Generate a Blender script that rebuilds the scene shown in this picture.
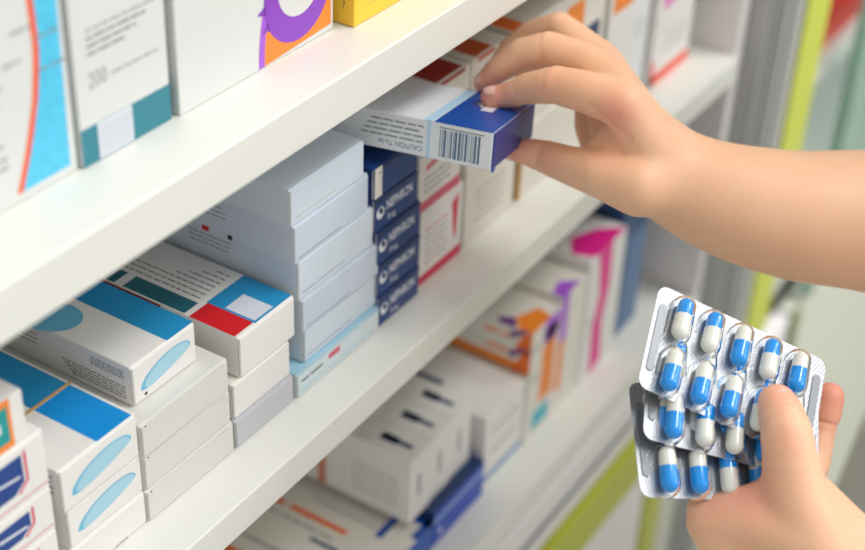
import bpy, bmesh, math, random
from mathutils import Vector, Matrix
random.seed(4)
C = bpy.context.scene.collection
for o in list(bpy.data.objects): bpy.data.objects.remove(o)

# ------------------------------------------------------------------ camera
FPX = 1496.05
MW = [(0.53786, 0.45436, -0.70963), (-0.84214, 0.32788, -0.42815), (0.03815, 0.82807, 0.55934)]
_ex = Vector(MW[0]).normalized(); _ez = Vector(MW[2]); _ez = (_ez - _ex * _ez.dot(_ex)).normalized(); _ey = _ez.cross(_ex)
RM = Matrix((_ex, _ey, _ez))
CAM = Vector((0, -0.375, 1.487))
cam_d = bpy.data.cameras.new('camera'); cam = bpy.data.objects.new('camera', cam_d); C.objects.link(cam)
cam.matrix_world = Matrix.Translation(CAM) @ RM.to_4x4()
cam_d.sensor_width = 36; cam_d.lens = 36 * FPX / 865; cam_d.clip_start = .02
cam_d.dof.use_dof = True; cam_d.dof.focus_distance = .765; cam_d.dof.aperture_fstop = 4.6
bpy.context.scene.camera = cam
CR = RM @ Vector((1, 0, 0)); CU = RM @ Vector((0, 1, 0)); CF = RM @ Vector((0, 0, -1))
def P(u, v, t):
    """place on the sight line through a measured point of the photograph, t metres deep"""
    return CAM + RM @ Vector(((u - 432.5) * t / FPX, (275 - v) * t / FPX, -t))

# ------------------------------------------------------------------ light
w = bpy.data.worlds.new('world'); bpy.context.scene.world = w; w.use_nodes = True
w.node_tree.nodes['Background'].inputs[0].default_value = (1, .995, .985, 1)
w.node_tree.nodes['Background'].inputs[1].default_value = .58
def area(name, loc, target, sx, sy, power, col):
    l = bpy.data.lights.new(name, 'AREA'); l.shape = 'RECTANGLE'; l.size = sx; l.size_y = sy; l.energy = power; l.color = col
    o = bpy.data.objects.new(name, l); C.objects.link(o); o.location = loc
    o.rotation_euler = (Vector(target) - Vector(loc)).to_track_quat('-Z', 'Y').to_euler()
area('ceiling_light', (.90, -1.40, 3.6), (.55, 0, 1.0), 1.0, .6, 30, (1, .99, .965))
area('front_fill_light', (1.7, -2.9, 2.3), (.6, 0, 1.0), 1.5, 1.0, 21, (1, .99, .97))  # added fill, no fixture behind it; lifts the front faces against the tops
area('far_fill_light', (1.9, -1.1, 2.6), (1.4, 0, .8), .9, .5, 25, (1, .99, .97))  # added fill to brighten the side panel and glass cabinet, not a known fixture
vs = bpy.context.scene.view_settings
vs.view_transform = 'Standard'; vs.look = 'None'; vs.gamma = 1; vs.use_curve_mapping = False; vs.exposure = .12

# ------------------------------------------------------------------ materials
def lin(c):
    c /= 255; return c / 12.92 if c <= .04045 else ((c + .055) / 1.055) ** 2.4
def rgb(h): return (lin(int(h[0:2], 16)), lin(int(h[2:4], 16)), lin(int(h[4:6], 16)), 1)
MATS = {}
def mat(name, hexc=None, rough=.45, metal=0, noise=0, nscale=60, bump=0, spec=.5, **kw):
    if name in MATS: return MATS[name]
    m = bpy.data.materials.new(name); m.use_nodes = True; nt = m.node_tree; b = nt.nodes['Principled BSDF']
    c = rgb(hexc); b.inputs['Base Color'].default_value = c; b.inputs['Roughness'].default_value = rough
    b.inputs['Metallic'].default_value = metal; b.inputs['Specular IOR Level'].default_value = spec
    if noise or bump:
        tc = nt.nodes.new('ShaderNodeTexCoord'); n = nt.nodes.new('ShaderNodeTexNoise'); n.inputs['Scale'].default_value = nscale
        n.inputs['Detail'].default_value = 4; nt.links.new(tc.outputs['Object'], n.inputs['Vector'])
        if noise:
            mx = nt.nodes.new('ShaderNodeMix'); mx.data_type = 'RGBA'
            mx.inputs[6].default_value = tuple(x * (1 - noise) for x in c[:3]) + (1,)
            mx.inputs[7].default_value = tuple(min(1, x * (1 + noise)) for x in c[:3]) + (1,)
            nt.links.new(n.outputs['Fac'], mx.inputs[0]); nt.links.new(mx.outputs[2], b.inputs['Base Color'])
        if bump:
            bp = nt.nodes.new('ShaderNodeBump'); bp.inputs['Strength'].default_value = bump; bp.inputs['Distance'].default_value = .0006
            nt.links.new(n.outputs['Fac'], bp.inputs['Height']); nt.links.new(bp.outputs[0], b.inputs['Normal'])
    for k, v in kw.items(): b.inputs[k.replace('_', ' ')].default_value = v
    MATS[name] = m; return m
def card(name, hexc, rough=.42): return mat(name, hexc, rough, noise=.025, nscale=90, bump=.12)
WHITE = card('white_card', 'E9E7E4'); COOL = card('cool_white_card', 'E6E9EC'); WARM = card('warm_white_card', 'E6E2D8')
GREYC = card('pale_blue_grey_card', 'D3DEE9'); GREYC2 = card('grey_blue_card', 'CBD6E4'); TALL = card('tall_carton_card', 'D9DBD9'); PLAIN = card('plain_board', 'DAD9D3'); PALETEAL = card('pale_teal_card', 'D3E0E4')
GREYEND = card('grey_end_card', 'C3C4CA')
NAVY = card('navy_card', '153C7C', .35); NAVY2 = mat('navy_ink', '16408A', .35); NAVYD = mat('dark_navy_ink', '14305F', .4)
BLUE = mat('blue_ink', '1C8FC6', .35); BLUE2 = mat('bright_blue_ink', '1090DC', .3); LBLUE = mat('light_blue_ink', 'A5D2E4', .4); LBLUE2 = mat('light_blue_edge_ink', '6DBBDB', .4)
STRIPE = mat('sky_stripe_ink', 'B5DAF2', .4); ROYAL = mat('royal_blue_ink', '0B4DA8', .3); PURP_END = mat('violet_navy_ink', '2E3C86', .35)
TEAL = mat('teal_ink', '2B7F90', .4); TEAL2 = mat('teal_green_ink', '1E9A9A', .4); DTEAL = mat('deep_teal_ink', '1C6473', .45)
RED = mat('red_ink', 'D3131F', .4); DRED = mat('dark_red_ink', '9A1E14', .4); PINK = mat('crimson_ink', 'D81D4E', .4); ROSE = mat('rose_ink', 'D65A74', .4)
ORANGE = mat('orange_ink', 'F58A2A', .4); ORANGE2 = mat('strong_orange_ink', 'F2701E', .4); VERM = mat('vermilion_ink', 'F04A26', .4)
PURPLE = mat('purple_ink', '8A3FC0', .35); PURPLE2 = mat('violet_ink', 'A95AD8', .35); PURPLE3 = mat('deep_purple_ink', '6E2A86', .4); MAGENTA = mat('magenta_ink', 'E6218F', .4); PINKL = mat('orchid_ink', 'E77CC8', .4)
YELLOW = card('yellow_card', 'FACB3A', .38); TAN = mat('tan_ink', 'C9A06A', .5); CYAN = mat('cyan_ink', '37B6CC', .4); AQUA = mat('aqua_ink', '52C4EA', .4, noise=.25, nscale=240)
GTXT = mat('grey_text_ink', '8C8F93', .5); DTXT = mat('dark_text_ink', '4B5058', .5); BTXT = mat('navy_text_ink', '3A4E74', .5); WTXT = mat('white_text_ink', 'E8ECF2', .5)
BLACK = mat('black_ink', '141416', .5); BARS = mat('barcode_ink', '4F6F8C', .5); STICK = mat('sticker_paper', 'D5DAE3', .5); STICKW = mat('white_sticker_paper', 'EDF0F2', .5)
SEAM = mat('card_edge', 'B9B4AC', .7)
SHELF = mat('painted_shelf', 'E5E5DE', .38, noise=.012, nscale=25, bump=.1)
SHELFEDGE = mat('painted_shelf_edge', 'E0DFD8', .42, noise=.012, nscale=25, bump=.1)
PANEL = mat('white_laminate', 'ECE9E9', .4); ALU = mat('brushed_aluminium', 'B4B5B4', .4, metal=.3); ALUD = mat('aluminium_groove', '858786', .5, metal=.2)
LIME = mat('lime_trim', 'C6CE4A', .45); LIMED = mat('lime_drawer_edge', 'BDC23C', .45)
FLOOR = mat('grey_vinyl_floor', 'B9B9AE', .4, noise=.05, nscale=8)
WALL = mat('pale_wall_paint', 'D8D8D2', .7, noise=.02, nscale=10)

# ------------------------------------------------------------------ mesh tools
def link(name, me, parent=None, loc=None, rot=None):
    o = bpy.data.objects.new(name, me); C.objects.link(o)
    if parent: o.parent = parent
    if loc is not None: o.location = loc
    if rot is not None: o.rotation_euler = rot
    return o
def tag(o, label, cat=None, group=None, kind=None):
    if label: o['label'] = label
    if cat: o['category'] = cat
    if group: o['group'] = group
    if kind: o['kind'] = kind
    return o
def thing(name, label, cat, loc=(0, 0, 0), rot=(0, 0, 0), group=None):
    return tag(link(name, None, None, loc, rot), label, cat, group)
class MB:
    def __init__(s): s.v = []; s.f = []; s.mi = []; s.mats = []; s.smooth = []
    def m(s, mt):
        if mt not in s.mats: s.mats.append(mt)
        return s.mats.index(mt)
    def add(s, vs_, fs, mt, sm=False):
        k = len(s.v); s.v += [tuple(a) for a in vs_]; i = s.m(mt)
        for f in fs: s.f.append([k + j for j in f]); s.mi.append(i); s.smooth.append(sm)
    def addbm(s, bm, mt, M=None, sm=False):
        bm.verts.ensure_lookup_table(); bm.verts.index_update()
        s.add([(M @ v.co if M else v.co) for v in bm.verts], [[v.index for v in f.verts] for f in bm.faces], mt, sm); bm.free()
    def box(s, a, b, mt, bev=.0005, seg=2, M=None):
        bm = bmesh.new(); bmesh.ops.create_cube(bm, size=1)
        c = [(a[i] + b[i]) / 2 for i in range(3)]; d = [b[i] - a[i] for i in range(3)]
        for v in bm.verts: v.co = Vector((c[0] + v.co.x * d[0], c[1] + v.co.y * d[1], c[2] + v.co.z * d[2]))
        if bev: bmesh.ops.bevel(bm, geom=bm.edges[:], offset=min(bev, min(d) * .45), segments=seg, affect='EDGES', profile=.5)
        s.addbm(bm, mt, M)
    def build(s, name, parent=None, loc=None, rot=None):
        me = bpy.data.meshes.new(name); me.from_pydata(s.v, [], s.f)
        for mt in s.mats: me.materials.append(mt)
        me.polygons.foreach_set('material_index', s.mi); me.polygons.foreach_set('use_smooth', s.smooth); me.update()
        return link(name, me, parent, loc, rot)
TXT = {}
def text_mesh(t, bold=0):
    if (t, bold) in TXT: return TXT[(t, bold)]
    cu = bpy.data.curves.new('t', 'FONT'); cu.body = t; cu.size = 1; cu.offset = bold; cu.resolution_u = 3
    o = bpy.data.objects.new('t', cu); C.objects.link(o); dg = bpy.context.evaluated_depsgraph_get()
    me = bpy.data.meshes.new_from_object(o.evaluated_get(dg))
    r = ([v.co.copy() for v in me.vertices], [list(p.vertices) for p in me.polygons])
    bpy.data.objects.remove(o); bpy.data.curves.remove(cu); bpy.data.meshes.remove(me)
    TXT[(t, bold)] = r; return r
class Face:
    """flat printing on one face of a box: u, v in metres from its lower left corner as seen from outside"""
    def __init__(s, mb, o, du, dv): s.mb = mb; s.o = Vector(o); s.du = Vector(du); s.dv = Vector(dv); s.n = s.du.cross(s.dv); s.k = 1
    def pt(s, u, v, k=None): return s.o + s.du * u + s.dv * v + s.n * (.00006 * (k or s.k))
    def poly(s, pts, mt, k=1): s.mb.add([s.pt(u, v, k) for u, v in pts], [list(range(len(pts)))], mt)
    def rect(s, u0, v0, u1, v1, mt, k=1): s.poly([(u0, v0), (u1, v0), (u1, v1), (u0, v1)], mt, k)
    def ell(s, cu, cv, a, b, mt, ang=0, k=1, n=40, cut=None):
        ps = []
        for i in range(n):
            t = 2 * math.pi * i / n; x = a * math.cos(t); y = b * math.sin(t)
            if cut is not None and y < cut: y = cut
            ps.append((cu + x * math.cos(ang) - y * math.sin(ang), cv + x * math.sin(ang) + y * math.cos(ang)))
        s.poly(ps, mt, k)
    def text(s, t, u, v, size, mt, ang=0, k=2, bold=0, sx=1):
        vv, ff = text_mesh(t, bold); ca, sa = math.cos(ang), math.sin(ang)
        s.mb.add([s.pt(u + (p.x * ca * sx - p.y * sa) * size, v + (p.x * sx * sa + p.y * ca) * size, k) for p in vv], ff, mt)
    def fine(s, u0, u1, v, h, mt, k=2, seed=0, axis=0, wl=1.0):
        """a line of print too small to read: short word-long dashes"""
        r = random.Random(seed * 7 + int(v * 1e5)); u = u0
        while u < u1 - h:
            L = min(h * r.uniform(2.2, 5.5) * wl, u1 - u)
            if axis == 0: s.rect(u, v, u + L, v + h * .62, mt, k)
            else: s.rect(v, u, v + h * .62, u + L, mt, k)
            u += L + h * .7
def faces(mb, w_, d, h):
    return dict(front=Face(mb, (0, 0, 0), (1, 0, 0), (0, 0, 1)), top=Face(mb, (0, 0, h), (1, 0, 0), (0, 1, 0)),
                left=Face(mb, (0, d, 0), (0, -1, 0), (0, 0, 1)), right=Face(mb, (w_, 0, 0), (0, 1, 0), (0, 0, 1)))
def carton(label, x0, x1, yf, z0, z1, depth, base, prints=None, flap=None, group=None, yaw=0, name='medicine_box', endprint=None, cat='medicine box'):
    """folding carton; its tucked end flap is a part standing a hair proud of the body"""
    w_, h = x1 - x0, z1 - z0 - .0004
    mb = MB(); mb.box((0, 0, 0), (w_, depth, h), base, .0006)
    F = faces(mb, w_, depth, h)
    if prints: prints(F, w_, depth, h)
    o = mb.build(name, None, (x0, yf, z0 + .0002), (0, 0, yaw))
    tag(o, label, cat, group)
    if flap is not None:
        fm = MB(); g = .0011
        fm.box((g, -.0008, .0003), (w_ - .0004, .0004, h - .0010), flap, .0005)
        fm.box((.0001, -.00035, .0010), (g * .55, .0003, h - .0012), SEAM, .0001, 1)
        F2 = dict(front=Face(fm, (0, -.0008, 0), (1, 0, 0), (0, 0, 1)))
        if endprint: endprint(F2['front'], w_, h)
        fm.build('end_flap', o)
    return o

# ------------------------------------------------------------------ room
def struct(name, mb, **k): o = mb.build(name, **k); o['kind'] = 'structure'; return o
m_ = MB(); m_.box((-1.5, -2.5, -.02), (4.5, 1.2, 0), FLOOR, 0); struct('floor', m_)
m_ = MB(); m_.box((-1.5, .62, 0), (4.5, .7, 2.7), WALL, 0); struct('wall_back', m_)
m_ = MB(); m_.box((4.4, -2.5, 0), (4.5, .62, 2.7), WALL, 0); struct('wall_right', m_)

# ------------------------------------------------------------------ shelving
Z1, Z2, Z3 = 1.1632, .9549, .7115
XE = 1.116
su = thing('shelving_unit', 'white pharmacy shelving with lime green trim holding rows of medicine boxes', 'shelves', (0, 0, 0))
def shelf(z0, z1, x0=-.35, x1=XE - .02):
    b = MB(); b.box((x0, 0, z0), (x1, .34, z1), SHELF, .0012, 3); return b.build('shelf', su)
shelf(1.1377, Z1); shelf(.9326, Z2); shelf(.6880, Z3)
shelf(1.385, 1.410); 
b = MB(); b.box((-.35, .34, .08), (XE, .352, 1.75), PANEL, .001); b.build('back_panel', su)
b = MB(); b.box((XE - .02, .004, .08), (XE - .0, .34, 1.75), PANEL, .001); b.build('side_panel', su)
b = MB(); b.box((-.37, 0, 0), (-.35, .352, 1.75), PANEL, .001); b.build('side_panel', su)
# screw cover on the side panel, seen near the corner of the middle shelf
b = MB(); bm = bmesh.new(); bmesh.ops.create_cone(bm, cap_ends=True, segments=20, radius1=.005, radius2=.004, depth=.002)
b.addbm(bm, mat('screw_cover', '9A948A', .5), Matrix.Translation((XE - .021, .045, 1.00)) @ Matrix.Rotation(math.pi / 2, 4, 'Y')); b.build('screw_cover', su)
# aluminium upright with two grooves, lime trim beside it
b = MB(); b.box((XE, -.012, 0), (1.160, .34, 1.75), ALU, .001)
for gx in (1.1235, 1.1375, 1.150): b.box((gx, -.0132, 0), (gx + .0045, -.0118, 1.75), ALUD, 0)
b.build('upright', su)
b = MB(); b.box((1.162, -.012, 0), (1.214, .05, 1.75), ALU, .001); b.box((1.176, -.0135, 0), (1.181, -.0119, 1.75), ALUD, 0); b.build('upright', su)
b = MB(); b.box((1.216, -.014, .575), (1.282, .05, 1.75), LIME, .001); b.build('trim_strip', su)
b = MB(); b.box((-.35, -.002, .628), (XE, .02, .685), PANEL, .001); b.box((-.35, -.004, .652), (XE, -.001, .656), ALUD, 0); b.build('shelf_rail', su)
b = MB(); b.box((-.35, -.008, .570), (1.282, .02, .622), LIMED, .001); b.build('trim_strip', su)
for k, (xa, xb) in enumerate(((-.35, .18), (.19, .60), (.61, 1.018))):
    b = MB(); b.box((xa, -.006, .09), (xb, .32, .565), PANEL, .002); b.build('drawer_front', su)
b = MB(); b.box((1.022, -.008, .0), (1.062, .3, .568), LIMED, .001); b.build('trim_strip', su)
b = MB(); b.box((1.066, -.006, .0), (1.282, .3, .568), mat('greige_laminate', 'CFCFC2', .45), .001); b.build('end_cabinet', su)

# ------------------------------------------------------------------ neighbour cabinet with a glass door
gc = thing('glass_cabinet', 'white cabinet with a green tinted glass door behind the forearm', 'cabinet', (1.29, 0, 0))
GL = mat('green_glass', 'D6EEE2', .06, Transmission_Weight=.95, IOR=1.15)
GLE = mat('green_glass_edge', '86AB98', .25)
b = MB()
b.box((0, 0, 0), (.022, .03, 1.75), PANEL, .002); b.box((.022, 0, 0), (.14, .02, .50), PANEL, .002); b.box((0, .03, 0), (.012, .4, 1.75), PANEL, .001); b.box((1.1, 0, 0), (1.2, .4, 1.75), PANEL, .002)
b.box((.13, 0, 0), (1.1, .02, .50), mat('pale_greige_door', 'D2D3C6', .45), .002); b.box((0, .4, 0), (1.2, .41, 1.75), PANEL, .001)
b.build('cabinet_body', gc)
for zz in (.50, .778, 1.10): b = MB(); b.box((.014, .03, zz), (1.1, .4, zz + .018), PANEL, .001); b.build('shelf', gc)
b = MB(); b.box((.185, -.006, .53), (1.08, .0, 1.7), GL, .001); dg_ = b.build('glass_door', gc)
b = MB(); b.box((.165, -.008, .51), (.185, .004, 1.72), GLE, .002); b.build('door_edge', dg_)
b = MB(); b.box((.135, -.004, 0), (.16, .001, .5), mat('lime_in_shade', '70793C', .6), .001); b.build('lime_strip', gc)  # yellow-green strip, its shade mixed into the dark colour
def simple(label, a, bb, mt, prints=None, name='medicine_box', group=None, cat='medicine box'):
    return carton(label, a[0], bb[0], a[1], a[2], bb[2], bb[1] - a[1], mt, prints, None, group, 0, name, cat=cat)
simple('red box lying in the glass cabinet beyond the lime green trim', (1.480, .045, .7962), (1.625, .12, .830), mat('red_card', 'E0281C', .4))
simple('white box left of the red box in the glass cabinet', (1.345, .10, .7962), (1.465, .18, .860), WHITE)
simple('tall white box on the low shelf of the glass cabinet', (1.33, .06, .5182), (1.44, .16, .70), WHITE)

# ------------------------------------------------------------------ tall cartons on the upper shelf
def p_swirl(F, w_, d, h):
    f = F['front']
    # aqua field bounded by a curved red band
    T = ((.004, .0830), (.0145, .0875), (.0248, .0915), (.0408, .0967), (.057, .0997), (.0654, .1004), (.0827, .1000), (.12, .097), (.16, .090))
    def band(v):
        for (a, ua), (b_, ub) in zip(T, T[1:]):
            if v <= b_: return ua + (ub - ua) * (v - a) / (b_ - a)
        return T[-1][1]
    vs_ = [.004 + i * .156 / 40 for i in range(41)]
    f.poly([(.1110, .0042), (.1132, .078), (.1132, .16)] + [(band(v), v) for v in reversed(vs_)], AQUA, 1)
    f.poly([(band(v) + .0008, v) for v in vs_] + [(band(v) - .0016, v) for v in reversed(vs_)], VERM, 3)
    f.poly([(band(v) - .0016, v) for v in vs_] + [(band(v) - .0024, v) for v in reversed(vs_)], ORANGE, 3)
    for i, (u0, u1, v) in enumerate(((.006, .016, .052), (.0, .012, .046), (.016, .026, .060), (.022, .033, .072), (.034, .048, .066), (.034, .049, .052), (.002, .014, .028), (.002, .013, .022), (.002, .013, .018))):
        f.fine(w_ - .05 + u0, w_ - .05 + u1, v, .0016, GTXT, 4, i)
carton('tall white carton with red band and aqua field, left end of upper shelf', .275, .3902, .038, Z1, 1.3452, .09, TALL, p_swirl, name='tall_medicine_box', group=None)
def p_teal(F, w_, d, h):
    f = F['front']
    f.rect(0, 0, w_, .0178, TEAL, 1)
    for i, v in enumerate((.060, .0565, .053, .0495)): f.fine(.008, .05 - i * .006, v, .0014, GTXT if i == 0 else DTXT, 2, i)
    f.text('200', .0070, .0345, .0105, GTXT, 0, 2, -.01, .72); f.fine(.021, .05, .0365, .0013, GTXT, 2, 9)
    F['right'].rect(0, 0, d, .0178, TEAL, 1)
t_ = carton('tall white carton with teal base band, second from the left on the upper shelf', .3918, .4478, .0362, Z1, 1.3352, .09, TALL, p_teal, name='tall_medicine_box')
b = MB(); b.box((.0098, -.0003, .0004), (.0312, .0, .0176), STICK, .0001, 1)
F_ = Face(b, (0, -.0003, 0), (1, 0, 0), (0, 0, 1))
for i in range(7): F_.fine(.0115, .030, .0025 + i * .002, .0006, GTXT, 1, i, wl=.7)
b.build('price_sticker', t_)
def p_purple(F, w_, d, h):
    f = F['front']; u1 = w_ - .0022; v0 = .0036
    # orange quarter field edged with violet, ring of purple above it
    arc = [(.0610 + .016 * (1 - math.cos(t * 1.25)) * 1.0, v0 * .2 + .075 * t / 1.571) for t in [i * math.pi / 2 / 16 for i in range(17)]]
    f.poly([(u1, v0), (u1, .075)] + [(a, b_) for a, b_ in reversed(arc)], ORANGE, 1)
    f.poly([(a + .0008, b_) for a, b_ in arc] + [(a - .0036, b_) for a, b_ in reversed(arc)], PURPLE2, 2)
    R0, R1 = .0262, .0165; cu, cv = .0890, .0312
    n = 48
    outer = [(cu + R0 * 1.02 * math.cos(2 * math.pi * i / n), cv + R0 * math.sin(2 * math.pi * i / n)) for i in range(n)]
    inner = [(cu + .0015 + R1 * 1.05 * math.cos(2 * math.pi * i / n), cv + .003 + R1 * math.sin(2 * math.pi * i / n)) for i in range(n)]
    for i in range(n):
        j = (i + 1) % n; f.poly([outer[i], outer[j], inner[j], inner[i]], PURPLE if i % 48 > 20 else PURPLE2, 3)
    f.poly(inner, TALL, 2)
    for a in (165, 185, 205):
        t = math.radians(a); f.poly([(cu + R0 * math.cos(t - .1), cv + R0 * math.sin(t - .1)), (cu + R0 * 1.22 * math.cos(t), cv + R0 * 1.22 * math.sin(t)), (cu + R0 * math.cos(t + .1), cv + R0 * math.sin(t + .1))], PURPLE, 3)
carton('large white carton with purple ring on an orange corner, on the upper shelf', .4518, .5700, .0345, Z1, 1.3402, .09, TALL, p_purple, name='tall_medicine_box')
def p_yellow(F, w_, d, h):
    f = F['front']; f.fine(.012, .07, .0085, .0006, TAN, 1, 1); f.fine(.012, .07, .012, .0006, TAN, 1, 2)
    l = F['left']
    for v in (.009, .018): l.text('?', d - .0075, v, .006, DTXT, 0, 1)
carton('yellow carton at the right end of the upper shelf row', .5770, .6720, .0265, Z1, 1.3252, .09, YELLOW, p_yellow, name='tall_medicine_box')
carton('plain white carton past the yellow one on the upper shelf', .6760, .7760, .030, Z1, 1.30, .09, WHITE, None, name='tall_medicine_box')

# ------------------------------------------------------------------ middle shelf, left to right
def p_logo(seed):
    def p(F, w_, d, h):
        f = F['front']
        f.rect(0, .0028, w_, .0034, ROSE, 1)
        a = w_ - .034
        f.poly([(a, .009), (a + .013, .009), (a + .019, .013), (a + .019, h - .006), (a, h - .006)], NAVY2, 2)
        f.poly([(a + .016, .0075), (a + .0215, .0125), (a + .0215, h - .0045), (a + .0202, h - .0045), (a + .0202, .0132), (a + .0152, .0088)], PINK, 3)
        for i in range(5):
            u = a + .002 + i * .004; f.poly([(u, h * .35), (u + .0035, h * .35 + .001), (u + .003, h * .35 + .0022), (u - .0004, h * .35 + .001)], ROSE, 4)
        f.rect(a + .003, .014, a + .014, .0165, WTXT, 4)
        F['top'].rect(.02, .02, w_ - .006, .05, ROYAL, 1)
    return p
zs = [Z2, .9765, .9985, 1.0245, 1.0575]
nm = ['bottom', 'third from the top', 'second from the top', 'just under the teal one']
for i in range(4):
    carton('white box with blue and crimson logo, %s, far left stack' % nm[i], .275, .3435, .029, zs[i], zs[i + 1], .115, WHITE, p_logo(i), WHITE, 'logo boxes at the left edge of the middle shelf',
           endprint=lambda f, w_, h: (f.rect(.002, .0028, w_ - .001, .0034, ROSE, 1), f.poly([(w_ - .034, .008), (w_ - .02, .008), (w_ - .014, .0125), (w_ - .014, h - .005), (w_ - .034, h - .005)], NAVY2, 1),
                                      f.poly([(w_ - .0175, .0068), (w_ - .0115, .0118), (w_ - .0115, h - .004), (w_ - .0128, h - .004), (w_ - .0128, .0125), (w_ - .018, .008)], PINK, 2), f.poly([(w_ - .033, h * .55), (w_ - .016, h * .48), (w_ - .016, h * .48 + .0012), (w_ - .033, h * .55 + .0015)], WTXT, 2)))
def p_tealorange(F, w_, d, h):
    f = F['front']; f.rect(0, 0, w_ - .0075, h, ORANGE, 1); f.rect(0, .0035, w_ - .0095, h - .0035, TEAL2, 2); f.rect(.01, h * .4, w_ - .014, h * .6, WTXT, 3)
    t = F['top']; t.rect(0, .002, w_ - .008, d, COOL, 1)
carton('white box with teal panel framed in orange, on top of the far left stack', .276, .3365, .030, 1.0575, 1.0835, .11, WHITE, p_tealorange, None)

def oval(f, w_, h, lo=0, hi=1):
    """light blue lens, its lower side flatter, rising to the right"""
    a = .40 * w_; cu, cv = w_ * .52, h * .42; ps = []; ang = math.atan2(h * .28, w_ * .8)
    def shape(k):
        out = []
        for i in range(40):
            t = 2 * math.pi * i / 40; x = a * math.cos(t) * k; y = (h * .33 if math.sin(t) > 0 else h * .12) * math.sin(t) * k
            out.append((cu + x * math.cos(ang) - y * math.sin(ang), cv + x * math.sin(ang) + y * math.cos(ang)))
        return out
    f.poly(shape(1.0), LBLUE2, 1); f.poly([(p[0] + .0009, p[1] + .0002) for p in shape(.90)], LBLUE, 2)
def p_band(ticks=False):
    def p(F, w_, d, h):
        t = F['top']; t.rect(w_ * .58, .0, w_ - .0002, d, BLUE, 1)
        t.ell(w_ * .2, .060, .0125, .016, LBLUE2, .3, 1)
        l = F['left']
        for k in range(4): l.fine(d - .026, d - .004, h - .0045 - k * .0014, .0008, DTXT, 1, k)
        for k in range(5): l.fine(d - .046 + k * .0015, d - .004, h * .42 - k * .0017, .0010, DTXT, 1, k + 5)
        for k in range(3): l.fine(d - .085, d - .062, h * .72 - k * .003, .0009, ROSE if k == 0 else DTXT, 1, k + 20)
    return p
def p_band_strap(F, w_, d, h):
    t = F['top']; t.rect(w_ * .50, 0, w_ - .002, .040, BLUE2, 1); t.rect(w_ * .50, .0415, w_ - .002, d, BLUE, 1)
    t.rect(w_ * .42, .084, w_ * .85, .104, STICK, 2)
    l = F['left']
    for k in range(4): l.fine(d - .03, d - .004, h - .006 - k * .0032, .0018, DTXT, 1, k)
bo = [Z2, .9755, .9998, 1.0262]
bx = [(.3520, .4030), (.3520, .4034), (.3500, .4020)]
bl = ['bottom box of the', 'middle box of the', 'top box of the']
for i in range(3):
    o = carton('white box with blue band and light blue oval end, %s near-left stack' % bl[i] if i else 'white box without an oval, bottom of the near-left stack', bx[i][0], bx[i][1], .0305 + .001 * (i == 1), bo[i], bo[i + 1], .118, WHITE,
               p_band_strap if i == 2 else None, WHITE, 'oval-ended boxes of the near-left stack' if i else None, endprint=(lambda f, w_, h: oval(f, w_, h)) if i else (lambda f, w_, h: f.poly([(w_ * .55, .0), (w_ * .72, .0), (w_ * .72, .0012), (w_ * .55, .0012)], SEAM, 1)))
    if i == 2:
        s_ = MB(); s_.box((-.0002, .0400, .0266 - .0004), (.0522, .0418, .0266 + .0001), TAN, .0001, 1); tag(s_.build('paper_band', o), 'tan paper band')
o = carton('lone white box with light blue oval end, set back on the plain white stack', .4122, .4594, .0415, 1.0175, 1.0418, .118, WHITE, p_band(), WHITE, endprint=lambda f, w_, h: (oval(f, w_, h), f.ell(w_ * .19, h * .13, .0011, .0009, BLACK, 0, 3)))
cz = [Z2, .9752, .9968, 1.0175]
for i, n_ in enumerate(('bottom', 'middle', 'top')):
    def ep(f, w_, h, i=i):
        f.ell(.0035, h - .0016, .0006, .0006, BLACK, 0, 1, 10)
        f.rect(.004, h - .0011, w_ - .0035, h - .0009, SEAM, 1); f.rect(w_ - .014, h - .0016, w_ - .0035, h - .0014, SEAM, 1)
    carton('plain white box, %s of the three under the lone oval box' % n_, .4028 + .0006 * (i == 1), .4708 - .0006 * i, .0292 + .0007 * (i % 2), cz[i], cz[i + 1], .118, PLAIN, None, PLAIN, 'plain white boxes of the front stack', endprint=ep, yaw=.006 * (i - 1))
# red and teal printed box on two others
def p_red(F, w_, d, h):
    t = F['top']
    t.rect(.0155, .0008, w_ - .0004, .0335, BLUE, 1); t.rect(.0172, .0022, .0330, .0222, STICK, 2)
    t.rect(.0002, .0020, .0155, .0325, RED, 3); t.rect(.001, .0365, .0125, .080, DTEAL, 1); t.rect(.001, .086, .0125, .092, DTEAL, 1)
    for k in range(7):
        t.fine(.0385 + (0 if k < 4 else -.0), .048 + k * .006 if k < 4 else .112, w_ - .0065 - k * .0042, .0013, DTXT, 1, k, axis=1)
    l = F['left']; l.rect(0, h - .006, d - .052, h - .0005, DRED, 1); l.fine(d * .3, d - .056, h - .004, .0015, WTXT, 2, 3)
carton('white box with a red square and blue and teal printing on top', .4795, .5272, .0300, .9975, 1.0242, .120, WHITE, p_red, WHITE)
carton('white box directly under the red-printed box', .4728, .5222, .0300, .9737, .9975, .118, WARM, None, WHITE)
carton('grey-ended box at the bottom, below the red-printed box', .4720, .5232, .0285, Z2, .9737, .118, GREYEND, None, GREYEND)
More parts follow.
